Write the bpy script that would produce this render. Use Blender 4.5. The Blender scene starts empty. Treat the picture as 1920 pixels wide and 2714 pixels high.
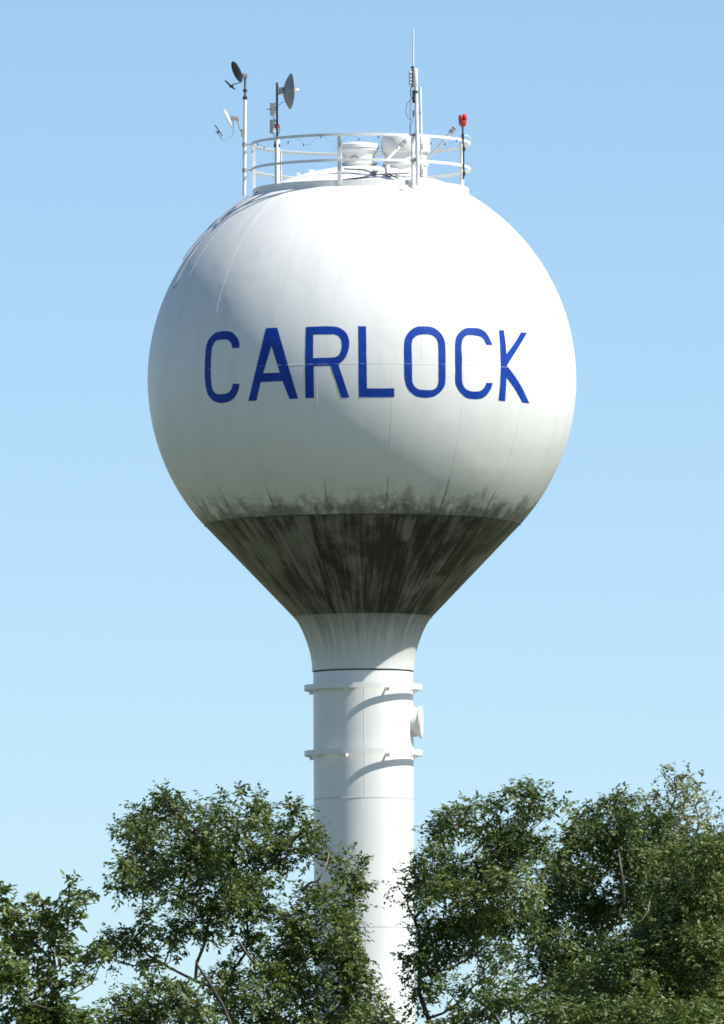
import bpy, bmesh, math, random
import numpy as np
from mathutils import Vector, Matrix

# ------------------------------------------------------------------ camera, sky, sun, exposure
scn = bpy.context.scene
COL = scn.collection
R_ = math.radians
FPX = 36458.0                      # focal length in photograph pixels (1920 x 2714)
CAM = Vector((0.0, -320.0, 1.6))
ZC = CAM.z + 24.6                  # height of the centre of the tank sphere
RS = 5.0                           # radius of the sphere
_el = math.atan2(24.6, 320.0) - math.atan2(349.5, FPX)
_az = -1.3 / FPX
_fw = Vector((math.sin(_az) * math.cos(_el), math.cos(_az) * math.cos(_el), math.sin(_el)))
_rt = _fw.cross(Vector((0, 0, 1))).normalized()
_up = _rt.cross(_fw).normalized()
_ro = R_(0.25)
RT = _rt * math.cos(_ro) - _up * math.sin(_ro)
UP = _up * math.cos(_ro) + _rt * math.sin(_ro)
cd = bpy.data.cameras.new('camera')
cam = bpy.data.objects.new('camera', cd)
COL.objects.link(cam)
cam.matrix_world = Matrix((
    (RT.x, UP.x, -_fw.x, CAM.x), (RT.y, UP.y, -_fw.y, CAM.y), (RT.z, UP.z, -_fw.z, CAM.z), (0, 0, 0, 1)))
cd.sensor_fit = 'VERTICAL'
cd.sensor_height = 36.0
cd.lens = FPX / 2714.0 * 36.0
cd.clip_start = 1.0
cd.clip_end = 20000.0
scn.camera = cam

SUN_AZ, SUN_EL = 68.0, 50.0        # degrees to the right of the direction back to the camera
_s = Vector((math.sin(R_(SUN_AZ)) * math.cos(R_(SUN_EL)), -math.cos(R_(SUN_AZ)) * math.cos(R_(SUN_EL)), math.sin(R_(SUN_EL))))
sd = bpy.data.lights.new('sun', 'SUN')
sd.energy = 5.0
sd.angle = R_(0.55)
sd.color = (1.0, 0.965, 0.90)
sun = bpy.data.objects.new('sun', sd)
COL.objects.link(sun)
sun.location = (60, -60, 90)
sun.rotation_euler = _s.to_track_quat('Z', 'Y').to_euler()

world = bpy.data.worlds.new('World')
scn.world = world
world.use_nodes = True
wn = world.node_tree
bg = wn.nodes['Background']
sky = wn.nodes.new('ShaderNodeTexSky')
sky.sky_type = 'NISHITA'
sky.sun_disc = False
sky.sun_elevation = R_(SUN_EL)
sky.sun_rotation = math.atan2(_s.x, _s.y)
sky.altitude = 0
sky.air_density = 0.6
sky.dust_density = 0.35
sky.ozone_density = 3.0
wb = wn.nodes.new('ShaderNodeMix'); wb.data_type = 'RGBA'; wb.blend_type = 'MULTIPLY'   # camera white balance, the same everywhere
wb.inputs[0].default_value = 1.0
wb.inputs[7].default_value = (1.03, 1.06, 1.01, 1)
wn.links.new(sky.outputs[0], wb.inputs[6])
wn.links.new(wb.outputs[2], bg.inputs[0])
bg.inputs[1].default_value = 0.114

scn.view_settings.view_transform = 'Standard'
scn.view_settings.look = 'None'
scn.view_settings.gamma = 1.0
scn.view_settings.exposure = 0.42
scn.view_settings.use_curve_mapping = False
scn.render.engine = 'CYCLES'
scn.cycles.max_bounces = 6
scn.cycles.filter_width = 1.7


def P(u, v, y=0.0):
    """Point at depth y (world Y) that the photograph shows at pixel (u, v)."""
    d = _fw + RT * ((u - 960.0) / FPX) - UP * ((v - 1357.0) / FPX)
    t = (y - CAM.y) / d.y
    return CAM + d * t


def on_sphere(u, v, off=0.0):
    d = (_fw + RT * ((u - 960.0) / FPX) - UP * ((v - 1357.0) / FPX)).normalized()
    oc = CAM - Vector((0, 0, ZC))
    b = oc.dot(d)
    c = oc.dot(oc) - (RS + off) ** 2
    disc = max(b * b - c, 0.0)
    return CAM + d * (-b - math.sqrt(disc))


PX = 1.0 / 113.6                   # metres per photograph pixel at the tower


# ------------------------------------------------------------------ helpers
def tag(o, label=None, cat=None, group=None, kind=None):
    if label: o['label'] = label
    if cat: o['category'] = cat
    if group: o['group'] = group
    if kind: o['kind'] = kind
    return o


def thing(name, label, cat, loc, group=None):
    o = bpy.data.objects.new(name, None)
    o.empty_display_size = 0.2
    COL.objects.link(o)
    o.location = loc
    tag(o, label, cat, group)
    o['_w'] = tuple(loc)
    return o


def origin_of(o):
    p = Vector((0, 0, 0))
    while o is not None:
        p += o.location
        o = o.parent
    return p


class MB:
    """Collects geometry in world coordinates and links it as one mesh object."""
    def __init__(s):
        s.v = []; s.f = []; s.n = None

    def add(s, vs, fs):
        k = len(s.v)
        s.v += [tuple(p) for p in vs]
        s.f += [tuple(i + k for i in f) for f in fs]
        return s

    def box(s, c, size, ax=None, bev=0.0):
        c = Vector(c)
        X, Y, Z = ax if ax else (Vector((1, 0, 0)), Vector((0, 1, 0)), Vector((0, 0, 1)))
        hx, hy, hz = (q / 2 for q in size)
        b = min(bev, hx * .9, hy * .9, hz * .9)
        if b <= 0:
            vs = [c + X * (hx * i) + Y * (hy * j) + Z * (hz * k) for k in (-1, 1) for j in (-1, 1) for i in (-1, 1)]
            return s.add(vs, [(0, 2, 3, 1), (4, 5, 7, 6), (0, 1, 5, 4), (2, 6, 7, 3), (0, 4, 6, 2), (1, 3, 7, 5)])
        oct_ = [(hx - b, -hy), (hx, -hy + b), (hx, hy - b), (hx - b, hy), (-hx + b, hy), (-hx, hy - b), (-hx, -hy + b), (-hx + b, -hy)]
        vs = []
        for z, sc in ((-hz, 1), (-hz + b, 0), (hz - b, 0), (hz, 1)):
            for (x, y) in oct_:
                if sc:
                    x = math.copysign(max(abs(x) - b, 0), x); y = math.copysign(max(abs(y) - b, 0), y)
                vs.append(c + X * x + Y * y + Z * z)
        fs = [tuple(range(7, -1, -1)), tuple(range(24, 32))]
        for r in range(3):
            for i in range(8):
                j = (i + 1) % 8
                fs.append((r * 8 + i, r * 8 + j, r * 8 + 8 + j, r * 8 + 8 + i))
        return s.add(vs, fs)

    def tube(s, pts, rad, sides=10, cap=True):
        pts = [Vector(p) for p in pts]
        n = len(pts)
        rad = rad if isinstance(rad, (list, tuple)) else [rad] * n
        ref = None
        vs, fs = [], []
        for i, p in enumerate(pts):
            t = (pts[min(i + 1, n - 1)] - pts[max(i - 1, 0)])
            if t.length < 1e-9: t = Vector((0, 0, 1))
            t.normalize()
            if ref is None:
                ref = Vector((1, 0, 0)) if abs(t.x) < .8 else Vector((0, 1, 0))
            a = (ref - t * ref.dot(t)).normalized()
            ref = a
            b = t.cross(a)
            for k in range(sides):
                an = 2 * math.pi * k / sides
                vs.append(p + (a * math.cos(an) + b * math.sin(an)) * rad[i])
        for i in range(n - 1):
            for k in range(sides):
                l = (k + 1) % sides
                fs.append((i * sides + k, i * sides + l, (i + 1) * sides + l, (i + 1) * sides + k))
        if cap:
            fs.append(tuple(range(sides - 1, -1, -1)))
            fs.append(tuple((n - 1) * sides + k for k in range(sides)))
        return s.add(vs, fs)

    def lathe(s, prof, c=(0, 0, 0), axis=(0, 0, 1), n=48, closed=False, a0=0.0, a1=360.0, sx=1.0, xdir=None):
        """prof: list of (radius, height along axis)."""
        c = Vector(c); Z = Vector(axis).normalized()
        if xdir is not None:
            X = Vector(xdir); X = (X - Z * X.dot(Z)).normalized()
        else:
            X = Vector((0, -1, 0)) if abs(Z.y) < .9 else Vector((1, 0, 0))
            X = (X - Z * X.dot(Z)).normalized()
        Y = Z.cross(X)
        full = abs(a1 - a0 - 360) < 1e-6
        cols = n if full else n + 1
        m = len(prof)
        vs, fs = [], []
        for k in range(cols):
            an = R_(a0 + (a1 - a0) * k / n)
            d = X * (math.cos(an) * sx) + Y * math.sin(an)
            for (r, h) in prof:
                vs.append(c + d * r + Z * h)
        for k in range(n):
            l = (k + 1) % cols
            for i in range(m if closed else m - 1):
                j = (i + 1) % m
                fs.append((k * m + i, l * m + i, l * m + j, k * m + j))
        return s.add(vs, fs)

    def build(s, name, mat, parent=None, smooth=None, origin=None):
        o0 = origin_of(parent) if parent else (Vector(origin) if origin else Vector((0, 0, 0)))
        me = bpy.data.meshes.new(name)
        me.from_pydata([(x - o0.x, y - o0.y, z - o0.z) for (x, y, z) in s.v], [], s.f)
        me.materials.append(mat)
        if smooth is not None:
            bm = bmesh.new(); bm.from_mesh(me)
            bmesh.ops.remove_doubles(bm, verts=bm.verts, dist=1e-6)
            for f in bm.faces: f.smooth = True
            for e in bm.edges:
                if len(e.link_faces) == 2 and e.calc_face_angle(0) > R_(smooth): e.smooth = False
            bm.to_mesh(me); bm.free()
        me.update()
        ob = bpy.data.objects.new(name, me)
        COL.objects.link(ob)
        if parent: ob.parent = parent
        elif origin: ob.location = origin
        return ob


# ------------------------------------------------------------------ materials
def new_mat(name):
    m = bpy.data.materials.new(name)
    m.use_nodes = True
    nt = m.node_tree
    return m, nt, nt.nodes['Principled BSDF']


class NT:
    """Small shorthand over a node tree."""
    def __init__(s, nt): s.t = nt
    def n(s, typ, **kw):
        nd = s.t.nodes.new(typ)
        for k, v in kw.items(): setattr(nd, k, v)
        return nd
    def put(s, sock, val):
        if isinstance(val, (int, float)): sock.default_value = val
        elif isinstance(val, tuple): sock.default_value = val
        else: s.t.links.new(val, sock)
    def math(s, op, a, b=0.0, c=0.0, clamp=False):
        nd = s.n('ShaderNodeMath', operation=op); nd.use_clamp = clamp
        for i, q in enumerate((a, b, c)): s.put(nd.inputs[i], q)
        return nd.outputs[0]
    def ramp(s, v, a, b, lo=0.0, hi=1.0, smooth=True):
        nd = s.n('ShaderNodeMapRange'); nd.interpolation_type = 'SMOOTHSTEP' if smooth else 'LINEAR'
        for i, q in enumerate((v, a, b, lo, hi)): s.put(nd.inputs[i], q)
        return nd.outputs[0]
    def mix(s, f, a, b):
        nd = s.n('ShaderNodeMix', data_type='RGBA')
        s.put(nd.inputs[0], f)
        for sock, q in ((nd.inputs[6], a), (nd.inputs[7], b)):
            s.put(sock, q + (1.0,) if isinstance(q, tuple) and len(q) == 3 else q)
        return nd.outputs[2]
    def noise(s, vec, scale, detail=4.0, rough=0.55, dist=0.0):
        nd = s.n('ShaderNodeTexNoise')
        if vec is not None: s.put(nd.inputs['Vector'], vec)
        s.put(nd.inputs['Scale'], scale); s.put(nd.inputs['Detail'], detail)
        s.put(nd.inputs['Roughness'], rough); s.put(nd.inputs['Distortion'], dist)
        return nd.outputs[0]
    def comb(s, x, y, z):
        nd = s.n('ShaderNodeCombineXYZ')
        for i, q in enumerate((x, y, z)): s.put(nd.inputs[i], q)
        return nd.outputs[0]


def plain(name, col, rough=0.5, metal=0.0, var=0.12, scale=9.0, spec=0.5):
    m, nt, b = new_mat(name)
    t = NT(nt)
    tc = t.n('ShaderNodeTexCoord')
    nz = t.noise(tc.outputs['Object'], scale)
    c2 = tuple(q * (1 - var * 2) for q in col)
    t.put(b.inputs['Base Color'], t.mix(t.ramp(nz, .3, .75), col, c2))
    b.inputs['Roughness'].default_value = rough
    b.inputs['Metallic'].default_value = metal
    b.inputs['Specular IOR Level'].default_value = spec
    return m


WHITE = plain('white_pole_paint', (.80, .80, .775), .45, var=.03, scale=4)
GREY = plain('grey_zinc', (.42, .42, .42), .45, .3)
MIDGREY = plain('grey_plastic', (.30, .31, .32), .5)
DARK = plain('dark_steel', (.045, .048, .065), .5, .2)
DISHSHADE = plain('shaded_dish_paint', (.055, .06, .095), .45)  # shade on the dish's unlit face is put into this colour
CABLE = plain('black_cable', (.06, .06, .075), .6)
RED = plain('red_lens', (.55, .015, .02), .25, var=.25)
ORANGE = plain('orange_red_base', (.50, .055, .03), .4)
BRICKRED = plain('red_cable_tape', (.30, .04, .04), .5)


def tank_paint(ref, weather):
    """White tank enamel; ref is the Empty at the centre of the sphere. weather adds the mildew of the underside."""
    m, nt, b = new_mat('white_tank_paint' if weather else 'white_shaft_paint')
    t = NT(nt)
    tc = t.n('ShaderNodeTexCoord'); tc.object = ref
    ob = tc.outputs['Object']
    sep = t.n('ShaderNodeSeparateXYZ'); t.put(sep.inputs[0], ob)
    x, y, z = sep.outputs
    r = t.math('MAXIMUM', t.math('SQRT', t.math('ADD', t.math('MULTIPLY', x, x), t.math('MULTIPLY', y, y))), .01)
    cx, cy = t.math('DIVIDE', x, r), t.math('DIVIDE', y, r)
    # chalky white with faint vertical wash marks
    st = t.noise(t.comb(t.math('MULTIPLY', cx, 7.0), t.math('MULTIPLY', cy, 7.0), t.math('MULTIPLY', z, .35)), 1.6, 5, .6)
    bl = t.noise(ob, .55, 4, .55)
    white = t.mix(t.ramp(st, .42, .75), (.80, .80, .775), (.74, .745, .715))
    white = t.mix(t.math('MULTIPLY', t.ramp(bl, .45, .7), .5), white, (.745, .74, .70))
    col = white
    if weather:
        # mildew: all over the cone, ragged above its weld, streaks running down the bell
        def streak(k, zs, sc, det=6.0, ro=.62, dist=.0):
            return t.noise(t.comb(t.math('MULTIPLY', cx, k), t.math('MULTIPLY', cy, k), t.math('MULTIPLY', z, zs)), sc, det, ro, dist)
        s1 = streak(6.0, .30, 2.0)
        s2 = streak(16.0, .55, 2.0, 5, .6)
        s3 = t.noise(ob, 2.6, 6, .62)
        s4 = t.noise(ob, 7.0, 5, .65)
        s5 = streak(3.0, 1.1, 1.2, 5, .55, .3)
        grime = t.math('ADD', t.math('MULTIPLY', s1, .26), t.math('ADD', t.math('MULTIPLY', s2, .30), t.math('ADD', t.math('MULTIPLY', s5, .26), t.math('MULTIPLY', s3, .18))))
        grime = t.math('ADD', grime, t.math('MULTIPLY', cx, .022))      # grime gets blacker toward the right side
        dark = t.mix(t.ramp(grime, .41, .565), (.172, .167, .146), (.011, .012, .0105))
        zz = t.math('ADD', z, 3.38)
        # ragged upper edge
        rag = t.math('ADD', t.math('MULTIPLY', t.math('SUBTRACT', s3, .5), 1.25), t.math('ADD', t.math('MULTIPLY', t.math('SUBTRACT', s4, .5), .55), t.math('MULTIPLY', t.math('SUBTRACT', s1, .5), .9)))
        up = t.ramp(t.math('ADD', zz, rag), .68, .02)
        up2 = t.math('MULTIPLY', t.ramp(t.math('ADD', zz, t.math('MULTIPLY', rag, .8)), 1.15, -.25), .30)
        up = t.math('MAXIMUM', t.math('MULTIPLY', up, .88), up2)
        hard = t.ramp(zz, .025, -.01)
        # dirty wedges under each lower meridian weld
        az = t.math('MULTIPLY', t.math('ARCTAN2', x, t.math('MULTIPLY', y, -1.0)), 180 / math.pi)
        fr = t.math('ABSOLUTE', t.math('SUBTRACT', t.math('FRACT', t.math('ADD', t.math('DIVIDE', t.math('ADD', az, 352.0), 20.0), .5)), .5))
        wid = t.math('MULTIPLY', t.ramp(t.math('ADD', zz, t.math('MULTIPLY', t.math('SUBTRACT', s3, .5), 1.4)), .75, 0.0, 0.0, 1.0, False), .030)
        wedge = t.math('MULTIPLY', t.math('LESS_THAN', fr, wid), .75)
        mask = t.math('MAXIMUM', t.math('MAXIMUM', up, wedge), hard)
        # lower limit on the bell
        zb = t.math('ADD', z, 5.55)
        drip = t.math('ADD', t.math('MULTIPLY', t.math('SUBTRACT', s2, .5), .35), t.math('MULTIPLY', t.math('SUBTRACT', s1, .5), 1.1))
        low = t.math('MULTIPLY', t.ramp(t.math('ADD', zb, drip), -1.25, .05), .74)
        lowt = t.math('MULTIPLY', t.ramp(zb, -1.45, -.05), .45)
        sharp = t.math('MULTIPLY', t.ramp(t.math('ADD', zb, t.math('MULTIPLY', t.math('SUBTRACT', s2, .5), .6)), -.30, .02), .80)
        edge = t.ramp(zb, -.02, .02)
        low = t.math('MAXIMUM', t.math('MAXIMUM', low, t.math('MAXIMUM', lowt, sharp)), edge)
        mask = t.math('MULTIPLY', mask, low)
        grimy = t.mix(mask, white, dark)
        # dull olive-grey tint growing toward the bottom of the sphere
        tint = t.math('MULTIPLY', t.ramp(t.math('ADD', z, t.math('MULTIPLY', t.math('SUBTRACT', bl, .5), 2.0)), -.6, -3.3), .38)
        col = t.mix(t.math('MULTIPLY', tint, t.math('SUBTRACT', 1.0, mask)), grimy, (.50, .50, .43))
        # the weld line itself holds dirt
        line = t.math('MULTIPLY', t.ramp(t.math('ABSOLUTE', zz), .026, .010), .55)
        col = t.mix(line, col, (.02, .02, .018))
    t.put(b.inputs['Base Color'], col)
    b.inputs['Roughness'].default_value = .42
    b.inputs['Specular IOR Level'].default_value = .45
    # oil-canned plates: broad shallow waves and a few fine ripples
    d1 = t.noise(ob, .36, 1.2, .4)
    d2 = t.noise(t.comb(t.math('MULTIPLY', x, .8), t.math('MULTIPLY', y, .8), t.math('MULTIPLY', z, 3.0)), .8, 2, .45)
    h = t.math('ADD', t.math('MULTIPLY', d1, 1.0 if weather else .25), t.math('MULTIPLY', t.math('MULTIPLY', d2, t.ramp(t.noise(ob, .55, 2, .5), .50, .66)), .22 if weather else .06))
    bp = t.n('ShaderNodeBump')
    bp.inputs['Strength'].default_value = .26
    bp.inputs['Distance'].default_value = .16
    t.put(bp.inputs['Height'], h)
    t.put(b.inputs['Normal'], bp.outputs[0])
    return m


def letter_paint(ref):
    m, nt, b = new_mat('blue_letter_paint')
    t = NT(nt)
    tc = t.n('ShaderNodeTexCoord'); tc.object = ref
    ob = tc.outputs['Object']
    n1 = t.noise(ob, 3.0, 5, .6)
    n2 = t.noise(ob, 26.0, 4, .6)
    c = t.mix(t.ramp(n1, .35, .7), (.003, .037, .295), (.006, .056, .365))
    t.put(b.inputs['Base Color'], t.mix(t.math('MULTIPLY', t.ramp(n2, .60, .75), .18), c, (.05, .14, .48)))
    b.inputs['Roughness'].default_value = .5
    b.inputs['Specular IOR Level'].default_value = .25
    return m


def leaf_mat(name, c_a, c_b, c_c):
    m, nt, b = new_mat(name)
    t = NT(nt)
    at = t.n('ShaderNodeAttribute'); at.attribute_name = 'tone'
    v = at.outputs['Fac']
    rmp = t.n('ShaderNodeValToRGB')
    el = rmp.color_ramp.elements
    el[0].position = 0.0; el[0].color = c_a + (1,)
    el[1].position = .62; el[1].color = c_b + (1,)
    e = el.new(1.0); e.color = c_c + (1,)  # palest stop paints sunlit leaf highlights into the colour
    t.put(rmp.inputs[0], v)
    t.put(b.inputs['Base Color'], rmp.outputs[0])
    b.inputs['Roughness'].default_value = .45
    b.inputs['Specular IOR Level'].default_value = .36
    tr = t.n('ShaderNodeBsdfTranslucent')
    hs = t.n('ShaderNodeHueSaturation')
    hs.inputs['Saturation'].default_value = 1.15; hs.inputs['Value'].default_value = 1.3
    t.put(hs.inputs['Color'], rmp.outputs[0])
    t.put(tr.inputs['Color'], hs.outputs[0])
    ms = t.n('ShaderNodeMixShader'); ms.inputs[0].default_value = .28
    t.put(ms.inputs[1], b.outputs[0]); t.put(ms.inputs[2], tr.outputs[0])
    t.put(nt.nodes['Material Output'].inputs[0], ms.outputs[0])
    return m


BARK = plain('grey_brown_bark', (.115, .098, .08), .85, var=.3, scale=14)
LITBARK = plain('sunlit_limb_bark', (.20, .175, .135), .85, var=.25, scale=14)  # paler bark copy, with sunlight on the limbs painted into its colour
DEADBARK = plain('dead_dark_bark', (.085, .075, .065), .9, var=.3, scale=14)

# ------------------------------------------------------------------ ground
gm, gnt, gb = new_mat('meadow_grass')
t = NT(gnt)
tc = t.n('ShaderNodeTexCoord')
g1 = t.noise(tc.outputs['Object'], .05, 6, .6)
g2 = t.noise(tc.outputs['Object'], 1.5, 6, .65)
gc = t.mix(t.ramp(g1, .35, .65), (.085, .105, .040), (.15, .14, .075))
t.put(gb.inputs['Base Color'], t.mix(t.math('MULTIPLY', g2, .6), gc, (.05, .065, .025)))
gb.inputs['Roughness'].default_value = .95
gmb = MB()
N = 24
ext = 9000.0
cs = [ext * math.copysign(abs(q) ** 2.5, q) for q in np.linspace(-1, 1, N + 1)]
gmb.add([(x, y, 0.0 if max(abs(x), abs(y)) < 500 else -.3) for y in cs for x in cs],
        [(j * (N + 1) + i, j * (N + 1) + i + 1, (j + 1) * (N + 1) + i + 1, (j + 1) * (N + 1) + i) for j in range(N) for i in range(N)])
tag(gmb.build('ground', gm), 'flat grassy ground around the foot of the tower', kind='structure')

# ------------------------------------------------------------------ water tower
tower = thing('water_tower', 'tall white water tower with a round tank lettered CARLOCK in blue', 'water tower', (0, 0, 0))
ref = bpy.data.objects.new('tank_centre', None)
ref.empty_display_size = .1
COL.objects.link(ref); ref.parent = tower; ref.location = (0, 0, ZC)
TANK = tank_paint(ref, True)
SHAFT = tank_paint(ref, False)
LETTER = letter_paint(ref)
ZA = Vector((0, 0, ZC))


def az_dir(a):
    return Vector((math.sin(R_(a)), -math.cos(R_(a)), 0))


def plate(name, prof, a0, a1, n, mat, nrm):
    """One curved steel plate between two azimuths, with exact normals. prof: (r, z rel centre)."""
    vs, fs, ns = [], [], []
    m = len(prof)
    for k in range(n + 1):
        d = az_dir(a0 + (a1 - a0) * k / n)
        for (r, h) in prof:
            vs.append((d.x * r, d.y * r, ZC + h))
            nr, nz_ = nrm(r, h)
            ns.append((d.x * nr, d.y * nr, nz_))
    for k in range(n):
        for i in range(m - 1):
            a, b_, c_, d_ = k * m + i, k * m + i + 1, (k + 1) * m + i + 1, (k + 1) * m + i
            if prof[i + 1][0] < 1e-6: fs.append((a, d_, b_))
            else: fs.append((a, d_, c_, b_))
    me = bpy.data.meshes.new(name)
    me.from_pydata(vs, [], fs)
    me.shade_smooth()
    me.normals_split_custom_set_from_vertices(ns)
    me.materials.append(mat)
    return me


def ring_of(name, me, count, step, parent):
    out = []
    for k in range(count):
        o = bpy.data.objects.new(name, me)
        COL.objects.link(o); o.parent = parent
        o.rotation_euler = (0, 0, R_(step * k))
        out.append(o)
    return out


def sph(a0, a1, n):
    return [(RS * math.cos(R_(a0 + (a1 - a0) * i / n)), RS * math.sin(R_(a0 + (a1 - a0) * i / n))) for i in range(n + 1)]


lat_cone = -math.degrees(math.asin(3.38 / RS))
snrm = lambda r, h: (r / RS, h / RS)
top_cap = MB()
cap_lat = 68.0
me = plate('tank_plate', sph(0.0, cap_lat, 34), -4.0, 16.0, 12, TANK, snrm)
ring_of('tank_plate', me, 18, 20.0, tower)
me = plate('tank_plate', sph(lat_cone, 0.0, 22), 8.0, 28.0, 12, TANK, snrm)
ring_of('tank_plate', me, 18, 20.0, tower)
me = plate('roof_plate', sph(cap_lat, 90.0, 12), 0.0, 360.0, 96, TANK, snrm)
ring_of('roof_plate', me, 1, 0, tower)
rc = math.sqrt(RS ** 2 - 3.38 ** 2)
cone = [(1.60 + (rc - 1.60) * i / 12, -5.55 + 2.17 * i / 12) for i in range(13)]
cn = Vector((2.17, -(rc - 1.60))).normalized()
me = plate('cone_plate', cone, 8.0, 28.0, 10, TANK, lambda r, h: (cn.x, cn.y))
ring_of('cone_plate', me, 18, 20.0, tower)
bell = [(1.600, -5.55), (1.535, -5.635), (1.475, -5.735), (1.42, -5.845), (1.370, -5.965), (1.322, -6.09), (1.280, -6.215), (1.245, -6.34), (1.218, -6.47), (1.200, -6.60), (1.193, -6.72), (1.192, -6.80)]
mb = MB(); mb.lathe([(1.150, -6.80)] + bell[::-1], ZA, n=128)
mb.build('bell', TANK, tower, smooth=40)

# shaft courses, each a rolled plate
RSH = 1.165
zt = -6.815
first = None
mb = MB()
course_top = [-6.83, -9.80, -12.80, -15.80, -18.80, -21.80]
for i, z1 in enumerate(course_top):
    z0 = course_top[i + 1] + .006 if i + 1 < len(course_top) else -23.4
    rr = RSH
    m2 = MB(); m2.lathe([(rr - .012, z0), (rr, z0 + .012), (rr, z1 - .012), (rr - .012, z1)], ZA, n=96)
    m2.build('shaft_course', SHAFT, tower, smooth=30)
m2 = MB(); m2.lathe([(RSH + .85, -ZC + .05), (RSH + .62, -25.2), (RSH + .34, -24.4), (RSH + .12, -23.8), (RSH, -23.4)], ZA, n=96)
m2.build('shaft_foot', SHAFT, tower, smooth=60)
m2 = MB(); m2.lathe([(0, -ZC + .25), (2.45, -ZC + .25), (2.5, -ZC + .20), (2.5, -ZC - .4)], ZA, n=64)
m2.build('footing', plain('grey_concrete', (.34, .33, .31), .9), tower, smooth=40)

# welds
WELD = SHAFT
def ring_weld(r, z, rad, mat):
    m2 = MB(); m2.lathe([(r + rad * math.cos(R_(a)), z + rad * math.sin(R_(a))) for a in range(0, 360, 60)], ZA, n=160, closed=True)
    return m2.build('weld_seam', mat, tower, smooth=80)
ring_weld(RS, 0.0, .0048, WELD)
ring_weld(rc, -3.38, .012, TANK)
ring_weld(1.60, -5.55, .012, TANK)
for z in (-9.797, -12.797, -15.797, -18.797, -21.797): ring_weld(RSH, z, .007, WELD)
ring_weld(RSH, -6.815, .006, plain('dark_gap', (.05, .05, .05), .8))
def meridian_weld(lat0, lat1, az, rad=.0030, mat=None):
    pts = []
    n = 36
    for i in range(n + 1):
        la = R_(lat0 + (lat1 - lat0) * i / n)
        pts.append(ZA + az_dir(az) * (RS * math.cos(la)) + Vector((0, 0, RS * math.sin(la))))
    m2 = MB(); m2.tube(pts, rad, 5)
    o = m2.build('weld_seam', mat or WELD, tower, smooth=80)
    return o
for base, l0, l1 in ((-4.0, 1.0, 60.0), (8.0, -1.0, lat_cone + .6)):
    src = meridian_weld(l0, l1, base, mat=TANK if l0 < 0 else WELD)
    for k in range(1, 18):
        o = src.copy(); COL.objects.link(o); o.rotation_euler = (0, 0, R_(20 * k))
for i, (az, z0, z1) in enumerate(((1.0, -9.78, -6.84), (-83, -12.78, -9.82), (1.6, -15.78, -12.82), (-64, -18.78, -15.82), (30, -21.78, -18.82))):
    d = az_dir(az) * RSH
    m2 = MB(); m2.tube([ZA + d + Vector((0, 0, z0)), ZA + d + Vector((0, 0, z1))], .006, 6)
    m2.build('weld_seam', WELD, tower, smooth=80)

# painter's rings standing off the shaft on brackets
def painter_ring(z):
    m2 = MB(); m2.lathe([(1.346, z - .060), (1.378, z - .060), (1.378, z + .060), (1.346, z + .060)], ZA, n=128, closed=True)
    rg = m2.build('painter_ring', SHAFT, tower, smooth=40)
    d = az_dir(-18.5); s = Vector((-d.y, d.x, 0))
    c = ZA + d * (RSH + .075) + Vector((0, 0, z - .075))
    m3 = MB(); m3.box(c, (.185, .03, .05), (d, s, Vector((0, 0, 1))))
    m3.box(c + d * .03 + Vector((0, 0, -.035)), (.10, .026, .04), (d, s, Vector((0, 0, 1))))
    b0 = m3.build('bracket', SHAFT, rg)
    for k in range(1, 8):
        o = b0.copy(); COL.objects.link(o); o.rotation_euler = (0, 0, R_(45 * k))
painter_ring(-7.19)
painter_ring(-8.72)

# manhole neck on the right of the shaft
d = az_dir(84); c = ZA + Vector((0, 0, -8.00))
m2 = MB(); m2.lathe([(.34, RSH - .12), (.34, RSH + .15), (.32, RSH + .15)], c, d, n=40)
mh = m2.build('manhole_neck', SHAFT, tower, smooth=40)
m2 = MB(); m2.lathe([(0, RSH + .215), (.36, RSH + .205), (.375, RSH + .19), (.375, RSH + .155), (.34, RSH + .15)], c, d, n=40)
m2.build('cover', SHAFT, mh, smooth=40)

# ---- lettering: painted letters lying on the steel, outline traced as flat shapes bent onto the sphere
def cv(pts, ox, oy, s): return [(ox + x / s, oy + y / s) for x, y in pts]
LET = []
LET.append(('C', cv([(720,510),(720,440),(700,370),(650,300),(590,250),(520,230),(440,235),(370,243),(300,270),(230,340),(180,430),(158,530),(150,700),(142,900),(148,1050),(165,1200),(205,1310),(280,1390),(370,1425),(440,1425),(530,1410),(610,1365),(670,1290),(705,1200),(718,1105),(605,1108),(595,1170),(570,1220),(520,1265),(440,1278),(360,1280),(310,1255),(270,1200),(252,1100),(243,950),(245,800),(250,620),(265,510),(295,430),(340,385),(420,375),(500,372),(545,390),(580,430),(605,520)], 520, 840, 6.246), []))
LET.append(('A', [(705.7,869.6),(735.3,868),(763,965),(790.5,1056.1),(767.8,1058),(749,1010.5),(720,1011.5),(691.3,1012.9),(680.1,1061.7),(658.5,1062.9),(683,960)], [[(720.1,916.9),(741.7,987.6),(698,988.9)]]))
LET.append(('R', cv([(278,145),(480,132),(690,133),(770,155),(850,215),(890,290),(903,360),(895,450),(870,540),(820,620),(745,685),(820,910),(900,1155),(785,1158),(710,930),(632,700),(390,705),(392,930),(395,1160),(272,1165),(265,800),(270,400)], 760, 840, 5.413),
            [cv([(385,250),(560,248),(690,245),(750,275),(785,330),(795,400),(785,480),(755,545),(700,578),(600,585),(380,590)], 760, 840, 5.413)]))
LET.append(('L', cv([(1028,132),(1142,132),(1145,500),(1152,800),(1155,1025),(1350,1026),(1545,1022),(1548,1148),(1300,1152),(1040,1150),(1032,700)], 760, 840, 5.413), []))
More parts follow.
